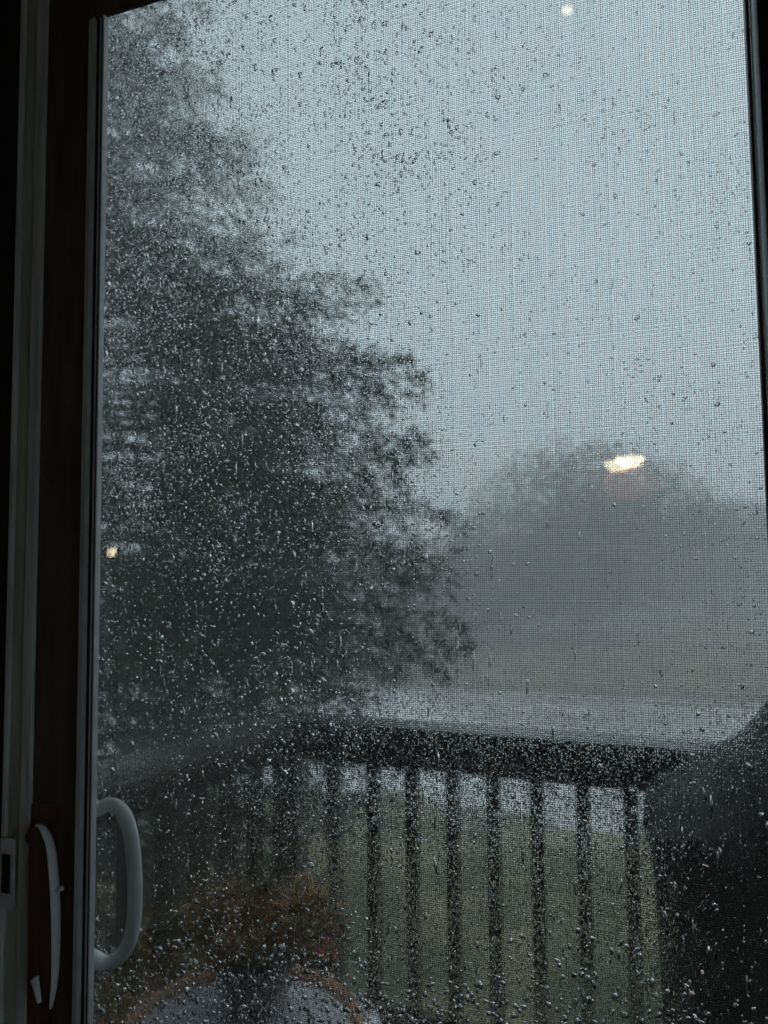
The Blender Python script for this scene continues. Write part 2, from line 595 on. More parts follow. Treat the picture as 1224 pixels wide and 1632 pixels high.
# outer pull: white D standing off the outer face of the stile, bulging over the glass
yh = .892
def H(px, py, y=yh):
    return ony(px, py, y)
outer = [(-.748, .848, 1.096), (-.748, .872, 1.100), H(150, 1291, .886), H(176, 1282), H(196, 1296), H(207, 1325), H(213, 1370), H(215, 1420),
         H(213, 1465), H(206, 1500), H(192, 1524), H(170, 1535, .890), H(150, 1528, .884), (-.752, .870, .905), (-.752, .848, .910)]
cv = catmull(outer, 7)
n = len(cv)
rr = []
for i in range(n):
    s = abs(i / (n - 1) - .5) * 2
    rr.append((.0112 + .003 * max(0, (s - .55) / .45), .0095 + .003 * max(0, (s - .6) / .4)))
ph = link('outer_handle', tube_mesh('outer_handle', local(cv, dr), rr, 14, flat=(1, 0, 0)), MT['white'], dr, True)
tag(ph, 'white enamelled D-shaped outer pull')
box('mount_plate', (-.770, .8455, .885), (-.722, .8485, 1.125), MT['white'], ph, .001)

# inner handle: brown wooden grip edged with a white strip, a foot below and a small latch lever
yi = .772
def K(px, py, y=yi):
    return ony(px, py, y)
grip_out = [K(44, 1322), K(62, 1318), K(74, 1345), K(80, 1400), K(82, 1460), K(81, 1520), K(78, 1570), K(71, 1607)]
grip_in = [K(44, 1330), K(46, 1345), K(46, 1380), K(46, 1430), K(46, 1480), K(46, 1530), K(46, 1580), K(50, 1607)]
co_, ci_ = catmull(grip_out, 5), catmull(grip_in, 5)
V, Fc = [], []
for y0 in (0.0, .014):
    for a, b in zip(co_, ci_):
        V += [Vector(a) + Vector((0, y0, 0)), Vector(b) + Vector((0, y0, 0))]
m_ = len(co_)
for i in range(m_ - 1):
    q = 2 * i
    Fc.append((q, q + 1, q + 3, q + 2))
    Fc.append((2 * m_ + q, 2 * m_ + q + 2, 2 * m_ + q + 3, 2 * m_ + q + 1))
    Fc.append((q, q + 2, 2 * m_ + q + 2, 2 * m_ + q))
    Fc.append((q + 1, 2 * m_ + q + 1, 2 * m_ + q + 3, q + 3))
Fc += [(0, 2 * m_, 2 * m_ + 1, 1), (2 * m_ - 2, 2 * m_ - 1, 4 * m_ - 1, 4 * m_ - 2)]
ih = link('inner_handle', pdata('inner_handle', local(V, dr), Fc), MT['oak'], dr)
tag(ih, 'dark wooden inner grip edged in white')
edge = catmull([K(54, 1316), K(64, 1321), K(76, 1348), K(82, 1400), K(85, 1460), K(85, 1520), K(83, 1568), K(77, 1610)], 6)
edge = [Vector(p) + Vector((0, .004, 0)) for p in edge]
ne = len(edge)
er = [(.0005 + .0024 * math.sin(math.pi * min(1, max(0, (i + .6) / ne))) ** .5, .0080 * (.25 + .75 * math.sin(math.pi * (i + .5) / ne) ** .6)) for i in range(ne)]
link('white_edge', tube_mesh('white_edge', local(edge, dr), er, 10, flat=(1, 0, 0)), MT['white'], ih, True)
foot = catmull([K(55, 1560, .766), K(57, 1568, .764), K(60, 1584, .763), K(63, 1598, .763)], 5)
nf = len(foot)
link('foot', tube_mesh('foot', local(foot, dr), [(.0066 - .0040 * (i / nf) ** .7, .003) for i in range(nf)], 10, flat=(1, 0, 0)), MT['white'], ih, True)
link('foot', tube_mesh('foot', local([K(50, 1335, .803), K(50, 1332, .786)], dr), [.008, .007], 10), MT['oak'], ih, True)
link('latch_lever', tube_mesh('latch_lever', local([K(84, 1422, .778), K(91, 1419, .776), K(99, 1416, .774)], dr), [.0022, .0026, .0030], 8), MT['white'], ih, True)
box('mount_plate', (-.782, .7995, .84), (-.735, .8032, 1.12), MT['oak'], dr, .001)

# ================================================================== INSECT SCREEN
SY = .905
SX0, SX1, SZ0, SZ1 = -.812, .101, .08, 2.335
sc_ = empty('insect_screen', 'rain-soaked insect screen in a dark frame outside the glass', 'insect screen', loc=(-.33, SY, .03))
box('frame_bar', (-.842, SY - .008, .031), (SX0, SY + .008, 2.36), MT['jamb_dark'], sc_, .002)
box('frame_bar', (SX1, SY - .008, .031), (.1175, SY + .008, 2.36), MT['black'], sc_, .002)
box('frame_bar', (.118, SY - .014, .031), (.1335, SY + .008, 2.36), MT['alu_dark'], sc_, .003)
box('frame_bar', (SX0 + .001, SY - .008, SZ1 - .004), (SX1 - .001, SY + .008, 2.36), MT['jamb_dark'], sc_, .002)
box('frame_bar', (SX0 + .001, SY - .008, .031), (SX1 - .001, SY + .008, SZ0), MT['jamb_dark'], sc_, .002)
PITCHM, TH = .00245, .00025
Vs, Fs = [], []
off = np.array(sc_.location)
qf = np.array([(0, 1, 5, 4), (1, 2, 6, 5), (2, 3, 7, 6), (3, 0, 4, 7)])
xs = np.arange(SX0 + .001, SX1, PITCHM)
zs = np.arange(SZ0 + .001, SZ1 - .005, PITCHM)
cnt = 0
for i, x in enumerate(xs):
    t_ = TH * random.uniform(.85, 1.15)
    # a thread is a thin square rod with a little waviness
    nseg = 9
    zz = np.linspace(SZ0, SZ1 - .004, nseg + 1)
    wx = x + rng.normal(0, .00019, nseg + 1)
    ring = np.array([(-t_, 0), (0, -t_), (t_, 0), (0, t_)])
    for k in range(nseg + 1):
        for a, b in ring:
            Vs.append((wx[k] + a, SY + b, zz[k]))
    for k in range(nseg):
        Fs.extend((qf + cnt + 4 * k).tolist())
    cnt += 4 * (nseg + 1)
for i, z in enumerate(zs):
    t_ = TH * random.uniform(.8, 1.3)
    nseg = 5
    xx = np.linspace(SX0, SX1, nseg + 1)
    wz = z + rng.normal(0, .00019, nseg + 1)
    for k in range(nseg + 1):
        for a, b in ring:
            Vs.append((xx[k], SY + .0002 + b, wz[k] + a))
    for k in range(nseg):
        Fs.extend((qf + cnt + 4 * k).tolist())
    cnt += 4 * (nseg + 1)
mesh_o = link('mesh', np_mesh('mesh', np.array(Vs) - off, np.array(Fs)), MT['thread'], sc_)
tag(mesh_o, kind='stuff')


# rain held in the weave
def vnoise(x, z, sc, seed):
    """smooth value noise 0..1"""
    r = np.random.default_rng(seed)
    T = r.random((64, 64))
    x, z = x * sc, z * sc
    i, j = np.floor(x).astype(int), np.floor(z).astype(int)
    a, b = x - i, z - j
    a, b = a * a * (3 - 2 * a), b * b * (3 - 2 * b)
    g_ = lambda p, q: T[p % 64, q % 64]
    return (g_(i, j) * (1 - a) + g_(i + 1, j) * a) * (1 - b) + (g_(i, j + 1) * (1 - a) + g_(i + 1, j + 1) * a) * b


def drops(n, ra, rb, flat, x0, x1, z0, z1, keep=None, seed=1, y=SY, thread=0.0, SEG=6, RNG=3, run=0.0):
    r = np.random.default_rng(seed)
    x = r.uniform(x0, x1, n)
    z = r.uniform(z0, z1, n)
    if keep is not None:
        k = r.random(n) < keep(x, z)
        x, z = x[k], z[k]
    n = len(x)
    # water sits in the openings: snap loosely to the weave
    x = np.where(r.random(n) < .6, np.round((x - SX0) / PITCHM) * PITCHM + SX0 + PITCHM * .5, x) + r.normal(0, .0003, n)
    rad = np.clip(np.exp(r.normal(math.log(ra), rb, n)), .00045, .0042)
    rad = rad * (1 - .38 * np.clip((x + .30) / .2, 0, 1) * np.clip((z - 1.15) / .2, 0, 1))
    asp = np.exp(r.normal(0.1, .48, n))
    if thread:
        lg = r.random(n) < thread
        hor = r.random(n) < .35
        asp = np.where(lg, np.where(hor, r.uniform(.28, .45, n), r.uniform(2.0, 3.4, n)), asp)
        rad = np.where(lg, rad * .75, rad)
    if run:
        asp = r.uniform(run * .5, run * 1.5, n)
    a = rad / np.sqrt(asp)
    b = rad * np.sqrt(asp)
    c = np.minimum(a, b) * r.uniform(flat[0], flat[1], n)
    tmpl = [(0, 0, 1)]
    for i in range(1, RNG + 1):
        th = math.pi * i / (RNG + 1)
        for k in range(SEG):
            ph_ = 2 * math.pi * (k + .5 * (i % 2)) / SEG
            # poles on the optical axis (y)
            tmpl.append((math.sin(th) * math.cos(ph_), math.sin(th) * math.sin(ph_), math.cos(th)))
    tmpl.append((0, 0, -1))
    tmpl = np.array(tmpl)
    nv = len(tmpl)
    jit = 1 + r.normal(0, .24, (n, nv))
    lx = tmpl[None, :, 0] * a[:, None] * jit
    lz = tmpl[None, :, 1] * b[:, None] * jit
    ly = tmpl[None, :, 2] * c[:, None]
    lz = lz + .30 * b[:, None] * (1 - tmpl[None, :, 1] ** 2) * (np.abs(tmpl[None, :, 2]))     # crown raised, so beads bend the view up to bright sky
    rot = r.normal(0, .06 if run else .25, n)[:, None]
    X = x[:, None] + lx * np.cos(rot) - lz * np.sin(rot)
    Z = z[:, None] + lx * np.sin(rot) + lz * np.cos(rot)
    Y = y + ly + r.normal(0, .0002, n)[:, None]
    V = np.stack([X, Y, Z], 2).reshape(-1, 3)
    F = []
    for k in range(SEG):
        k2 = (k + 1) % SEG
        F.append((0, 1 + k, 1 + k2))
        for i in range(RNG - 1):
            p, q = 1 + i * SEG, 1 + (i + 1) * SEG
            F.append((p + k, q + k, q + k2))
            F.append((p + k, q + k2, p + k2))
        p = 1 + (RNG - 1) * SEG
        F.append((p + k, nv - 1, p + k2))
    F = np.array(F)
    F = (F[None] + (np.arange(n) * nv)[:, None, None]).reshape(-1, 3)
    return V, F


def hole(x, z):
    """dry patch of weave behind the pull"""
    return ~((x > -.735) & (x < -.672) & (z > .90) & (z < 1.09))


def keep_main(x, z):
    n1 = vnoise(x + 3, z + 5, 14, 3)
    n2 = vnoise(x + 9, z + 2, 45, 4)
    u = (x + .766) / .867
    base = 1.0 - .90 * np.exp(-((u - .72) / .26) ** 2 - ((z - 1.50) / .42) ** 2)
    base = np.where(z > 2.0, np.maximum(base, .75), base)
    n4 = vnoise(x + 4, z + 1, 5, 6)
    p = base * (.12 + 1.5 * n1 ** 1.6) * (.35 + 1.0 * n2) * (.55 + .8 * n4) * np.interp(z, [.9, 1.1, 1.45, 1.7, 2.2], [.45, .30, .55, .95, .75])
    return np.clip(p, 0, 1) * hole(x, z)


def keep_low(x, z):
    return np.clip((1.0 - z) / .10, .0, 1) * (.3 + .7 * vnoise(x, z, 25, 9)) * hole(x, z) + .06


def films(seed):
    """water filling single openings of the weave: small flat lenses"""
    r = np.random.default_rng(seed)
    gx, gz = np.meshgrid(np.arange(SX0 + .001 + PITCHM / 2, SX1 - .001, PITCHM), np.arange(.72, 2.25, PITCHM))
    x, z = gx.ravel(), gz.ravel()
    n1 = vnoise(x + 3, z + 5, 16, 3)
    n2 = vnoise(x + 9, z + 2, 70, 4)
    n3 = vnoise(x + 1, z + 7, 6, 5)
    u = (x + .766) / .867
    dry = np.exp(-((u - .70) / .30) ** 2 - ((z - 1.50) / .45) ** 2)
    p = (.62 - .36 * dry) * np.interp(z, [1.2, 1.3], [1.45, 1.0]) * (.45 + .45 * n1 + .45 * n2 + .30 * n3)
    k = (r.random(len(x)) < p) & hole(x, z)
    x, z = x[k], z[k]
    n = len(x)
    x = x + r.normal(0, .00035, n)
    z = z + r.normal(0, .00045, n)
    a = PITCHM * r.uniform(.36, .62, n)
    b = PITCHM * r.uniform(.40, .95, n)
    mean = np.interp(z, [.82, 1.0, 1.2, 1.3, 1.5], [.05, .085, .085, .04, .030])
    c = np.minimum(a, b) * np.clip(.025 + r.exponential(1.0, n) * mean, 0, .7)
    SEG = 4
    ph_ = 2 * np.pi * np.arange(SEG) / SEG
    jit = 1 + r.normal(0, .16, (n, SEG))
    rot = r.uniform(0, 6.28, n)[:, None]
    cx_, cz_ = np.cos(ph_ + rot) * jit, np.sin(ph_ + rot) * jit
    V = np.zeros((n, SEG + 2, 3))
    V[:, 1:-1, 0] = x[:, None] + cx_ * a[:, None]
    V[:, 1:-1, 2] = z[:, None] + cz_ * b[:, None]
    V[:, 1:-1, 1] = SY
    for j, sg in ((0, -1), (SEG + 1, 1)):
        V[:, j, 0] = x + r.normal(0, .2, n) * a
        V[:, j, 2] = z + r.normal(.38, .18, n) * b
        V[:, j, 1] = SY + sg * c
    F = []
    for k in range(SEG):
        k2 = (k + 1) % SEG
        F += [(0, 1 + k, 1 + k2), (SEG + 1, 1 + k2, 1 + k)]
    F = (np.array(F)[None] + (np.arange(n) * (SEG + 2))[:, None, None]).reshape(-1, 3)
    return V.reshape(-1, 3), F


packs = [
    films(77),
    drops(60000, .00130, .42, (.6, 1.1), SX0 + .002, SX1 - .002, .72, 2.26, keep_main, 21, thread=.22),
    drops(42000, .00095, .30, (.7, 1.15), SX0 + .003, -.12, 1.25, 2.32, lambda x, z: (.15 + .9 * vnoise(x + 2, z, 20, 18) ** 1.5) * np.clip((-.10 - x) / .3, 0, 1) * np.clip((z - 1.25) / .25, 0, 1), 26, thread=.3, RNG=2),
    drops(2600, .0026, .35, (.25, .6), SX0 + .003, SX1 - .003, .74, 2.26, lambda x, z: (.15 + .85 * vnoise(x + 6, z * .4, 30, 28) ** 2) * hole(x, z) * np.interp(z, [1.15, 1.35], [.6, .4]), 27, run=7.0),
    drops(9000, .0010, .30, (.6, 1.1), SX0 + .003, SX1 - .003, .62, 2.32, lambda x, z: (.2 + .8 * vnoise(x, z, 11, 8)) * hole(x, z) * np.interp(z, [1.1, 1.5], [.25, .5]), 22),
    drops(3600, .0024, .32, (.5, .9), SX0 + .003, SX1 - .003, .70, 1.02, keep_low, 23),
    drops(420, .0013, .4, (.5, .9), SX1 + .001, .130, .62, 2.32, None, 24, y=SY - .010),
    drops(1200, .0014, .35, (.4, .9), SX0 + .003, SX1 - .003, .09, .62, None, 25),
]
VV, FF, b0 = [], [], 0
for V_, F_ in packs:
    VV.append(V_)
    FF.append(F_ + b0)
    b0 += len(V_)
VV = np.concatenate(VV)
FF = np.concatenate(FF)
wd = link('water_drops', np_mesh('water_drops', VV, FF), MT['water'], None)
sm = np.ones(len(wd.data.polygons), dtype=bool)
sm[:len(packs[0][1])] = False            # the thin films stay faceted, the beads are round
wd.data.polygons.foreach_set('use_smooth', sm)
tag(wd, 'countless rain drops clinging to the weave of the insect screen', 'water drops', kind='stuff')

# ================================================================== DECK
DZ = -.10
dk = empty('deck', loc=(0, 1.7, DZ))
tag(dk, 'wet brown timber deck outside the door', 'deck', kind='structure')
yb = 0.985
i = 0
while yb < 2.50:
    box('plank', (-1.60 + random.uniform(-.01, .01), yb, DZ - .035 + random.uniform(-.002, .002)), (1.75, yb + .138, DZ + random.uniform(-.003, .0)), MT['deckwood'], dk, .004)
    yb += .144
box('joist', (-1.58, 1.0, DZ - .22), (-1.53, 2.48, DZ - .037), MT['deckwood'], dk)
box('joist', (1.68, 1.0, DZ - .22), (1.73, 2.48, DZ - .037), MT['deckwood'], dk)
for px_ in (-1.50, 1.62):
    box('deck_post', (px_ - .06, 2.30, GZ - .2), (px_ + .06, 2.42, DZ - .04), MT['railwood'], dk)


def beam(name, a, b, wd_, z0, z1, parent, m=MT['railwood'], bevel=.004):
    """horizontal timber from a to b (xy), width wd_, between z0 and z1"""
    a, b = Vector(a).to_3d(), Vector(b).to_3d()
    d = (b - a).normalized()
    s = Vector((-d.y, d.x, 0)) * wd_ / 2
    bm = bmesh.new()
    L = Vector(parent.location)
    P = [a - s, b - s, b + s, a + s]
    vs = [bm.verts.new(Vector((p.x, p.y, z0)) - L) for p in P] + [bm.verts.new(Vector((p.x, p.y, z1)) - L) for p in P]
    for f in BOXF:
        bm.faces.new([vs[i] for i in f])
    bmesh.ops.bevel(bm, geom=list(bm.edges), offset=bevel, segments=2, affect='EDGES')
    me = bpy.data.meshes.new(name)
    bm.to_mesh(me)
    bm.free()
    return link(name, me, m, parent)


RAILZ = .92
A, B = (-1.213, 2.385), (1.70, 2.26)
dAB = (Vector(B) - Vector(A)).normalized()
rl = empty('deck_railing', 'dark wet timber railing along the front edge of the deck with square balusters', 'railing', loc=(-.2, 2.36, DZ))
beam('cap_rail', A, B, .14, RAILZ - .036, RAILZ, rl)
a2 = (A[0] + .05, A[1] - .002)
beam('lower_rail', a2, B, .042, RAILZ - .135, RAILZ - .0365, rl)
beam('lower_rail', a2, B, .042, DZ + .07, DZ + .15, rl)
bal_me = None


def baluster(x, y, parent, rot):
    global bal_me
    if bal_me is None:
        bm = bmesh.new()
        vs = [bm.verts.new(v) for v in boxv((-.019, -.019, 0), (.019, .019, RAILZ - .136 - (DZ + .151)))]
        for f in BOXF:
            bm.faces.new([vs[i] for i in f])
        bmesh.ops.bevel(bm, geom=list(bm.edges), offset=.002, segments=1, affect='EDGES')
        bal_me = bpy.data.meshes.new('baluster')
        bm.to_mesh(bal_me)
        bm.free()
        bal_me.materials.append(MT['railwood'])
    o = bpy.data.objects.new('baluster', bal_me)
    COL.objects.link(o)
    o.parent = parent
    o.location = Vector((x, y, DZ + .151)) - Vector(parent.location)
    o.rotation_euler = (0, 0, rot)
    return o


angF = math.atan2(dAB.y, dAB.x)
for xb in [-1.049, -.908, -.776, -.643, -.514, -.383, -.250, -.118] + [.012 + .131 * k for k in range(12)]:
    t_ = (xb - A[0]) / (B[0] - A[0])
    baluster(xb, A[1] + t_ * (B[1] - A[1]), rl, angF)
box('post', (A[0] - .045, A[1] - .045, DZ + .001), (A[0] + .045, A[1] + .045, RAILZ - .037), MT['railwood'], rl, .004)

C_ = (-1.455, .985)
rs = empty('deck_railing', 'dark wet timber side railing running back to the house wall', 'railing', loc=(-1.3, 1.7, DZ))
a3 = (A[0] - .012, A[1] - .078)
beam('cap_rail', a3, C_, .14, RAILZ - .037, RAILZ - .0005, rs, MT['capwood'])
beam('lower_rail', a3, C_, .042, RAILZ - .135, RAILZ - .038, rs)
beam('lower_rail', a3, C_, .042, DZ + .07, DZ + .15, rs)
dS = Vector(C_) - Vector(a3)
angS = math.atan2(dS.y, dS.x)
for k in range(1, 11):
    p = Vector(a3) + dS.normalized() * (.128 * k - .02)
    baluster(p.x, p.y, rs, angS)

# ================================================================== COVERED GRILL
gr = empty('covered_grill', 'grill under a black vinyl cover standing against the deck railing', 'grill', loc=(.55, 1.93, DZ))


def grill_cover():
    x0, x1, y0, y1 = -.070, 1.16, 1.66, 2.22
    cx, cy, hx, hy = (x0 + x1) / 2, (y0 + y1) / 2, (x1 - x0) / 2, (y1 - y0) / 2
    NS = 96

    def h(x):
        u = abs(x - cx) / hx
        s = np.clip((.74 - u) / .34, 0, 1)
        s = s * s * (3 - 2 * s)
        return .925 + .05 * np.clip((1 - u) / .4, 0, 1) + .19 * s
    pts = []
    for k in range(NS):
        a = 2 * math.pi * k / NS
        c, s = math.cos(a), math.sin(a)
        e = 2 / 7.0
        pts.append((math.copysign(abs(c) ** e, c), math.copysign(abs(s) ** e, s)))
    V, F = [], []
    levels = [DZ + .05, .1, .25, .4, .55, .68, .76, .80]
    rr_ = np.random.default_rng(5)
    ph = rr_.uniform(0, 6.28, 6)
    rings = 0
    for li, z in enumerate(levels):
        flare = 1 - .075 * (1 - li / 7) ** .5
        for k, (u, v_) in enumerate(pts):
            a = 2 * math.pi * k / NS
            fold = .010 * math.sin(9 * a + ph[0] + z * 2) + .007 * math.sin(17 * a + ph[1] - z * 3) + .004 * math.sin(31 * a + ph[2])
            fold *= (1.1 - z)
            x = cx + u * hx * flare + fold * u
            y = cy + v_ * hy * flare + fold * v_
            zz = z
            if li >= 6:
                zz = z + (h(cx + u * hx) - .86) * (.55 if li == 6 else .88)
            V.append((x, y, zz))
        rings += 1
    for sI, s in enumerate((.985, .95, .88, .78, .66, .52, .38, .22, .08)):
        for k, (u, v_) in enumerate(pts):
            x = cx + u * hx * s
            y = cy + v_ * hy * s
            wob = .015 * math.sin(17 * x + 9 * y) + .012 * math.sin(31 * y - 12 * x + 1) + .010 * math.sin(47 * x + 23 * y) + .007 * math.sin(83 * x - 41 * y)
            V.append((x, y, h(x) - .035 * s ** 6 - .10 * (abs(v_) * s) ** 3 + wob))
        rings += 1
    for i in range(rings - 1):
        for k in range(NS):
            k2 = (k + 1) % NS
            F.append((i * NS + k, i * NS + k2, (i + 1) * NS + k2, (i + 1) * NS + k))
    F.append(tuple((rings - 1) * NS + k for k in range(NS)))
    L = gr.location
    return pdata('cover', [(v[0] - L[0], v[1] - L[1], v[2] - L[2]) for v in V], F)


cv_ = link('cover', grill_cover(), MT['cover'], gr, True)
hd = catmull([(.20, 1.74, 1.10), (.205, 1.70, 1.13), (.33, 1.69, 1.15), (.55, 1.69, 1.155), (.77, 1.69, 1.15), (.895, 1.70, 1.13), (.90, 1.74, 1.10)], 5)
link('handle_ridge', tube_mesh('handle_ridge', local(hd, gr), .02, 8), MT['cover'], gr, True)
for sx in (.06, 1.06):
    for sy in (1.72, 2.14):
        link('caster', lathe_mesh('caster', [(.012, 0), (.028, .004), (.03, .02), (.028, .04), (.02, .05), (.012, .12)], 14, Vector((sx, sy, DZ + .0005)) - Vector(gr.location)), MT['black'], gr, True)

# ================================================================== TABLE, POT, CHAIR
TZ = .58
tc_ = onz(383, 1640, TZ)
tb = empty('side_table', 'small round side table with a wet slate top and brown rim', 'side table', loc=(tc_[0], tc_[1], DZ))
TR = .215
link('table_top', lathe_mesh('table_top', [(TR - .030, TZ - DZ - .016), (TR - .026, TZ - DZ - .002), (TR - .032, TZ - DZ)], 48), MT['tabletop'], tb)
ring = [(TR * math.cos(a), TR * math.sin(a), TZ - DZ - .004) for a in np.linspace(0, 2 * math.pi, 49)]
link('rim', tube_mesh('rim', ring, (.014), 10, False), MT['tablerim'], tb, True)
for k in range(3):
    a = 2.1 * k + .4
    p = catmull([(.19 * math.cos(a), .19 * math.sin(a), TZ - DZ - .02), (.10 * math.cos(a), .10 * math.sin(a), .32), (.21 * math.cos(a), .21 * math.sin(a), .002)], 6)
    link('leg', tube_mesh('leg', p, .012, 8), MT['black'], tb, True)


def plant(name, label, base, pot_prof, stems, spread, height, mats, seed, leaf=(.05, .022), per=26, tipmat=None):
    r = np.random.default_rng(seed)
    root = empty(name, label, 'potted plant', loc=tuple(base))
    link('pot', lathe_mesh('pot', pot_prof, 28), MT['pot'], root, True)
    top = pot_prof[-1][1] if pot_prof[-1][0] > .02 else pot_prof[-2][1]
    rt = max(p[0] for p in pot_prof) * .86
    link('soil', lathe_mesh('soil', [(rt * .5, top - .035), (rt * .9, top - .03), (rt * .2, top - .012)], 18), MT['soil'], root, True)
    sv, sf = [], []
    P, D = [], []
    for s in range(stems):
        a = r.uniform(0, 6.283)
        q = math.sqrt(r.uniform(0, 1))
        b_ = Vector((rt * .5 * q * math.cos(a), rt * .5 * q * math.sin(a), top - .02))
        hh = height * r.uniform(.6, 1.0) * (1 - .35 * q)
        e_ = Vector((spread * q * math.cos(a), spread * q * math.sin(a), top + hh))
        mid = (b_ + e_) / 2 + Vector((0, 0, hh * .18))
        pts = catmull([b_, mid, e_], 6)
        me = tube_mesh('tmp', pts, .003, 5)
        o0 = len(sv)
        sv += [v.co.copy() for v in me.vertices]
        sf += [tuple(i + o0 for i in p.vertices) for p in me.polygons]
        bpy.data.meshes.remove(me)
        for _ in range(per):
            t_ = r.uniform(.2, 1)
            j = min(int(t_ * (len(pts) - 1)), len(pts) - 2)
            p0 = pts[j].lerp(pts[j + 1], t_ * (len(pts) - 1) - j)
            aa = r.uniform(0, 6.283)
            P.append(p0)
            D.append((math.cos(aa), math.sin(aa), r.uniform(-.5, .6)))
    link('stems', pdata('stems', sv, sf), MT['leafO'], root)
    P, D = np.array([tuple(p) for p in P]), np.array(D)
    idx = r.integers(0, len(mats), len(P))
    for mi, mm in enumerate(mats):
        k = idx == mi
        V_, F_ = kites(P[k], D[k], r.uniform(.6, 1.3, k.sum()) * leaf[0], r.uniform(.7, 1.3, k.sum()) * leaf[1])
        tag(link('foliage', np_mesh('foliage', V_, F_), mm, root), kind='stuff')
    return root


pp = onz(405, 1610, TZ)
plant('potted_plant', 'rust-brown leafy plant in a dark pot on the side table', (pp[0], pp[1], TZ),
      [(.045, 0.0005), (.06, .006), (.075, .09), (.082, .10), (.08, .108), (.068, .108)], 34, .17, .16, [MT['leafB'], MT['leafO'], MT['leafB']], 3, (.045, .018), 30)
pg = onz(250, 1632, DZ)
for k, (px_, py_, dz_, lab, ml, sd_) in enumerate((
        (205, 1600, .62, 'tall planter of russet leaves on the deck beside the side railing', ['leafB', 'leafO', 'leafB'], 4),
        (315, 1450, .74, 'planter of orange and olive leaves in the corner of the deck', ['leafO', 'leafB'], 5),
        (455, 1440, .62, 'planter with a few red blossoms near the corner post', ['leafO', 'leafO', 'petal'], 6))):
    c = ony(px_, py_, (1.45, 1.95, 2.12)[k])
    plant('potted_plant', lab, (c[0], c[1], DZ + .0005),
          [(.09, 0.0), (.11, .01), (.14, .26), (.155, .28), (.15, .30), (.13, .30)], 46, (.25, .26, .16)[k], max(.12, c[2] - DZ - .30 + .02), [MT[q] for q in ml], sd_, (.06, .026), 34)

# bistro chair beside the table
CZ = .36
cc = onz(476, 1640, CZ)
ch = empty('bistro_chair', 'pale metal bistro chair with a wet round seat and hoop back', 'chair', loc=(cc[0], cc[1], DZ))
zs_ = CZ - DZ
link('seat', lathe_mesh('seat', [(.15, zs_ - .012), (.185, zs_ - .010), (.192, zs_ - .002), (.186, zs_ + .003), (.16, zs_ - .003), (.02, zs_ - .006)], 40), MT['chairpaint'], ch, True)
for k in range(4):
    a = math.pi / 4 + k * math.pi / 2
    link('leg', tube_mesh('leg', catmull([(.15 * math.cos(a), .15 * math.sin(a), zs_ - .012), (.165 * math.cos(a), .165 * math.sin(a), .22), (.20 * math.cos(a), .20 * math.sin(a), .001)], 5), .009, 8), MT['chairpaint'], ch, True)
hp = catmull([(.62 * q[0] - .05, .62 * q[1], zs_ + (q[2] - zs_) * .55) for q in [(.13, .12, zs_ - .005), (.175, .10, zs_ + .12), (.19, .05, zs_ + .20), (.17, -.03, zs_ + .235), (.10, -.13, zs_ + .235), (.02, -.17, zs_ + .2), (-.04, -.17, zs_ + .12), (-.06, -.165, zs_ - .005)]], 7)
link('hoop_back', tube_mesh('hoop_back', hp, .008, 8), MT['chairpaint'], ch, True)


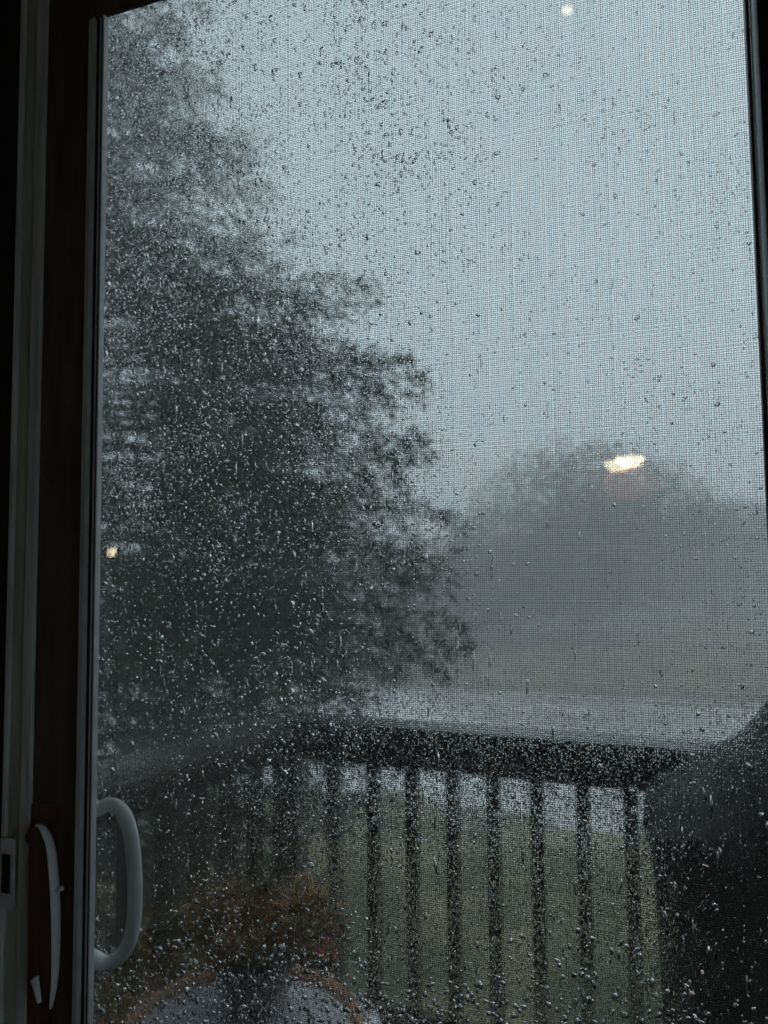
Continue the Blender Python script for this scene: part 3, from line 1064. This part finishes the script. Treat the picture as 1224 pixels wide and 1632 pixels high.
# ================================================================== TREES
def conifer(name, label, base, prof, hgt, nb, seed, special=(), density=1.0, leaf=.15, gaps=0):
    r = np.random.default_rng(seed)
    root = empty(name, label, 'conifer', loc=tuple(base))
    tr = [Vector((0, 0, -.2)), Vector((.05, .02, hgt * .35)), Vector((-.04, .03, hgt * .7)), Vector((0, 0, hgt))]
    tp = catmull(tr, 8)
    link('trunk', tube_mesh('trunk', tp, [max(.02, .30 * (1 - i / (len(tp) - 1)) ** .9) for i in range(len(tp))], 10), MT['bark'], root, True)
    bv, bf = [], []
    P, D = [], []
    br = []
    for i in range(nb):
        z = 1.0 + (hgt - 1.2) * ((i + r.uniform(0, 1)) / nb) ** 1.0
        a = i * 2.39996 + r.normal(0, .25)
        L = np.interp(z, [p[0] for p in prof], [p[1] for p in prof]) * r.uniform(.62, 1.0)
        br.append((z, a, L))
    br += list(special)
    for ib, (z, a, L) in enumerate(br):
        if L < .15:
            continue
        if gaps and ib < nb and z > gaps and math.sin(3.1 * z + 1.3) + math.sin(2.0 * a + 1.7 * z) + .5 * math.sin(5 * a) > .75:
            continue                      # open windows between the boughs
        d = Vector((math.cos(a), math.sin(a), 0))
        side = Vector((-d.y, d.x, 0))
        lift = np.interp(z / hgt, [0, .5, 1], [-.06, .10, .5])
        npt = max(5, int(L / .22))
        pts = []
        bend = r.normal(0, .08)
        for k in range(npt + 1):
            s = k / npt
            pts.append(Vector((0, 0, z)) + d * (L * s) + side * (L * bend * s * s) + Vector((0, 0, L * (lift * s - .30 * s * s + .12 * s ** 4))))
        me = tube_mesh('tmp', pts, [max(.006, .045 * min(1, L / 3) * (1 - k / npt)) for k in range(npt + 1)], 5, False)
        o0 = len(bv)
        bv += [v.co.copy() for v in me.vertices]
        bf += [tuple(i + o0 for i in p.vertices) for p in me.polygons]
        bpy.data.meshes.remove(me)
        nt_ = max(6, int(L * 8.5 * density))
        for q in range(nt_):
            s = r.uniform(.12, 1.0) ** .8
            kf = s * npt
            k = min(int(kf), npt - 1)
            p0 = pts[k].lerp(pts[k + 1], kf - k)
            sg = 1 if q % 2 else -1
            tl = (.18 + .34 * L * (1 - s) * r.uniform(.6, 1.1)) * r.uniform(.7, 1.1)
            tl = min(tl, 1.25)
            td = (d * r.uniform(.5, .9) + side * sg * r.uniform(.5, 1.0) + Vector((0, 0, r.uniform(-1.0, .5)))).normalized()
            nn = max(4, int(tl / .030 * density))
            ss = r.uniform(0, 1, nn)
            pp_ = np.array(p0)[None] + np.array(td)[None] * (tl * ss)[:, None] + np.array([[0, 0, -1.0]]) * (tl * .45 * ss ** 2)[:, None]
            dd = np.array(td)[None] + r.normal(0, .55, (nn, 3)) + np.array([[0, 0, -.25]])
            P.append(pp_)
            D.append(dd)
    P, D = np.concatenate(P), np.concatenate(D)
    tag(link('branches', pdata('branches', bv, bf), MT['bark'], root), kind='stuff')
    V_, F_ = kites(P, D, r.uniform(.6, 1.25, len(P)) * leaf, r.uniform(.6, 1.2, len(P)) * leaf * .24)
    tag(link('crown', np_mesh('crown', V_, F_), MT['needle'], root), kind='stuff')
    return root


# big conifer: trunk 10 m out along the ray of the photograph's left edge
DEP = 7.0
tb0 = E0 + (fw * np.array([1, 1, 0])) / math.cos(PITCH) * DEP + RT * np.array([1, 1, 0]) * ((105 - 612) / FPX * DEP)
tb0[2] = GZ
aR = math.atan2(RT[1], RT[0])


def zpx(py, dep=DEP):
    return E0[2] + (902 - py) / FPX * dep - GZ


def lpx(px, dep=DEP):
    return (px - 105) / FPX * dep


special = []
for py, px, da in [(60, 345, .0), (150, 395, .2), (210, 418, -.15), (265, 432, .1), (300, 420, -.3), (345, 385, .3), (405, 470, -.1), (440, 520, .2), (452, 612, .0),
                   (478, 585, -.12), (515, 565, .2), (560, 640, .06), (575, 670, -.06), (605, 680, .1), (630, 655, -.2), (655, 640, .25), (705, 700, .0),
                   (735, 672, .18), (775, 660, -.15), (805, 705, .12), (835, 745, -.05), (865, 725, .2), (900, 735, -.2), (940, 735, .06), (985, 745, -.1),
                   (1010, 760, .12), (1045, 785, .0), (1075, 690, .25), (1030, 700, -.3), (960, 660, .35), (880, 640, -.4), (800, 600, .4), (700, 560, -.4), (1060, 600, -.45)]:
    L = lpx(px)
    # branch base sits higher than its drooping tip
    lift = np.interp(zpx(py) / 12.4, [0, .5, 1], [-.06, .10, .5])
    special.append((zpx(py) + L * (.18 - lift), aR + da, L / max(.8, math.cos(da)) * .97))
prof = [(1.3, 3.0), (3.0, 3.5), (5.4, 3.1), (6.9, 2.7), (7.8, 2.1), (9.2, 1.65), (10.6, 1.1), (12.4, .1)]
conifer('conifer_tree', 'tall dark spreading conifer with drooping boughs behind the side railing', tb0, prof, 12.4, 215, 31, special, 1.45, .13, gaps=5.2)
tb1 = tb0 + np.array([-4.6, 3.8, 0])
conifer('conifer_tree', 'second conifer standing behind the tall spreading one', tb1, [(0.8, 3.6), (4, 3.2), (9, 1.8), (13, .1)], 13, 80, 32, (), .7, .22)


def broadleaf(name, label, base, h0, h1, rx, seed, nleaf=9000, leaf=.38, lobes=16, group=None, dome=True):
    r = np.random.default_rng(seed)
    root = empty(name, label, 'tree', group, loc=tuple(base))
    th = h0 + (h1 - h0) * .55
    pts = catmull([(0, 0, -.2), (r.normal(0, .1), r.normal(0, .1), th * .5), (r.normal(0, .2), r.normal(0, .2), th)], 6)
    link('trunk', tube_mesh('trunk', pts, [.28 * (h1 / 9) * (1 - .75 * i / len(pts)) for i in range(len(pts))], 9), MT['bark'], root, True)
    cz, rz = (h0 + h1) / 2, (h1 - h0) / 2
    P, N = [], []
    per = nleaf // lobes
    lim_v, lim_f = [], []
    for k in range(lobes):
        a, q = r.uniform(0, 6.283), r.uniform(-1, 1)
        s = math.sqrt(1 - q * q)
        rad = r.uniform(.34, .5)
        c = np.array([rx * (1 - rad) * s * math.cos(a), rx * (1 - rad) * s * math.sin(a), cz + rz * (1 - rad) * q])
        u = r.normal(size=(per, 3))
        u /= np.linalg.norm(u, axis=1, keepdims=True)
        d_ = r.uniform(.35, 1, (per, 1)) ** .45 * (1 + .12 * np.sin(7 * u[:, :1] + k) * np.cos(6 * u[:, 2:]))
        P.append(c + u * d_ * np.array([rx * rad, rx * rad, rz * rad]))
        me = tube_mesh('tmp', catmull([(0, 0, th * r.uniform(.45, .9)), tuple(c * np.array([.5, .5, .85])), tuple(c)], 4), .06 * h1 / 9, 5, False)
        o0 = len(lim_v)
        lim_v += [v.co.copy() for v in me.vertices]
        lim_f += [tuple(i + o0 for i in p.vertices) for p in me.polygons]
        bpy.data.meshes.remove(me)
    P = np.concatenate(P)
    link('limbs', pdata('limbs', lim_v, lim_f), MT['bark'], root)
    D = r.normal(size=P.shape)
    V_, F_ = kites(P, D, r.uniform(.6, 1.3, len(P)) * leaf, r.uniform(.6, 1.2, len(P)) * leaf * .6)
    tag(link('crown', np_mesh('crown', V_, F_), MT['leafA'], root), kind='stuff')
    return root


def at(px, dep):
    p = E0 + fw * np.array([1, 1, 0]) / math.cos(PITCH) * dep + RT * np.array([1, 1, 0]) * ((px - 612) / FPX * dep)
    p[2] = GZ
    return p


broadleaf('broadleaf_tree', 'large round-crowned tree fading into the rain across the road', at(925, 48), .6, 1.42 - GZ + 205 / FPX * 48, 8.4, 41, 15000, .36, 26)
broadleaf('broadleaf_tree', 'lower paler tree showing beside the large round crown', at(1135, 62), .4, 1.42 - GZ + 105 / FPX * 62, 7.6, 42, 10000, .40, 20)
broadleaf('broadleaf_tree', 'wide tree at the end of the misty row', at(1290, 66), .4, 1.42 - GZ + 112 / FPX * 66, 8.4, 43, 9000, .42, 18)
broadleaf('broadleaf_tree', 'low bushy tree between the conifer and the large round crown', at(790, 47), .3, 1.42 - GZ + 40 / FPX * 47, 5.0, 44, 7000, .42, 16)
broadleaf('broadleaf_tree', 'pale misty tree far behind the conifer', at(640, 56), .3, 1.42 - GZ + 20 / FPX * 56, 6.0, 45, 6000, .6, 16)
broadleaf('broadleaf_tree', 'pale misty tree far behind the conifer trunk', at(380, 52), .3, 1.42 - GZ + 60 / FPX * 52, 6.5, 46, 6000, .6, 16)
for k in range(9):
    pxk = -150 + 190 * k
    dep = 84 + 9 * math.sin(k * 2.1)
    broadleaf('broadleaf_tree', 'faint tree in the far line beyond the field', at(pxk, dep), .2, 6.6 + 1.6 * math.sin(k * 1.7), 9.5, 60 + k, 3200, 1.0, 12, group='far line of trees beyond the field')

# ================================================================== LAMPS SEEN AS REFLECTIONS IN THE GLASS
GPL = .8065


def mirror(px, py, dist):
    """point behind the camera whose mirror image in the pane stands at this pixel, dist metres out"""
    p = ony(px, py, GPL + dist)
    return Vector((p[0], 2 * GPL - p[1], p[2]))


L1 = mirror(1004, 733, 4.2)
lp = empty('pendant_lamp', 'lit cream glass bowl pendant lamp mirrored in the door glass', 'lamp', loc=(L1[0], L1[1], L1[2] - .05))
link('bowl', lathe_mesh('bowl', [(.02, 0), (.05, .010), (.078, .03), (.090, .062), (.086, .066), (.02, .068)], 32), MT['lamp1'], lp, True)
link('collar', lathe_mesh('collar', [(.03, .0685), (.035, .08), (.012, .14), (.008, .15)], 18), MT['brass'], lp, True)
link('glow_skirt', lathe_mesh('glow_skirt', [(.07, -.19), (.13, -.175), (.18, -.10), (.16, -.04), (.07, -.004), (.03, -.002)], 28), MT['amber'], lp, True)  # added emissive skirt, makes the faint warm glow below the bowl
link('rod', tube_mesh('rod', [(0, 0, .149), (0, 0, RZ - lp.location[2] - .02)], .006, 8), MT['brass'], lp)
link('ceiling_rose', lathe_mesh('ceiling_rose', [(.02, RZ - lp.location[2] - .03), (.05, RZ - lp.location[2] - .012), (.055, RZ - lp.location[2] - .001)], 20), MT['brass'], lp, True)
L2 = mirror(176, 878, 2.1)
L2[0] = max(L2[0], RX0 + .12)
l2 = empty('wall_lamp', 'small lit wall lamp mirrored beside the bright door bead', 'lamp', loc=tuple(L2))
link('shade', lathe_mesh('shade', [(.008, -.026), (.019, -.016), (.024, .008), (.023, .012)], 18), MT['lamp2'], l2, True)
link('bracket', tube_mesh('bracket', [(-.0, 0, .012), (-.03, 0, .03), (RX0 - L2[0] + .002, 0, .05)], .006, 8), MT['brass'], l2)
L3 = mirror(908, -82, .738)
L3[2] = RZ - .03
l3 = empty('ceiling_spotlight', 'small lit ceiling spotlight mirrored at the top of the door glass', 'lamp', loc=tuple(L3))
link('housing', lathe_mesh('housing', [(.016, 0), (.03, .004), (.03, .0285), (.02, .0295)], 20), MT['brass'], l3)
link('lens', lathe_mesh('lens', [(.004, -.005), (.010, -.003), (.013, .002)], 16), MT['lamp1'], l3)

# ================================================================== RAIN HAZE
hz = box('haze', (-135, -45, GZ - 1.6), (115, 135, 13.6), None)
hm = bpy.data.materials.new('rain_haze')
hm.use_nodes = True
ht = hm.node_tree
ht.nodes.clear()
ho = ht.nodes.new('ShaderNodeOutputMaterial')
pv = ht.nodes.new('ShaderNodeVolumePrincipled')
pv.inputs['Color'].default_value = (0.955, 0.955, 1.0, 1)
pv.inputs['Density'].default_value = 0.0138
pv.inputs['Anisotropy'].default_value = 0.2
ht.links.new(pv.outputs[0], ho.inputs['Volume'])
hz.data.materials.clear()
hz.data.materials.append(hm)
tag(hz, 'grey rain haze filling the air', 'haze', kind='stuff')
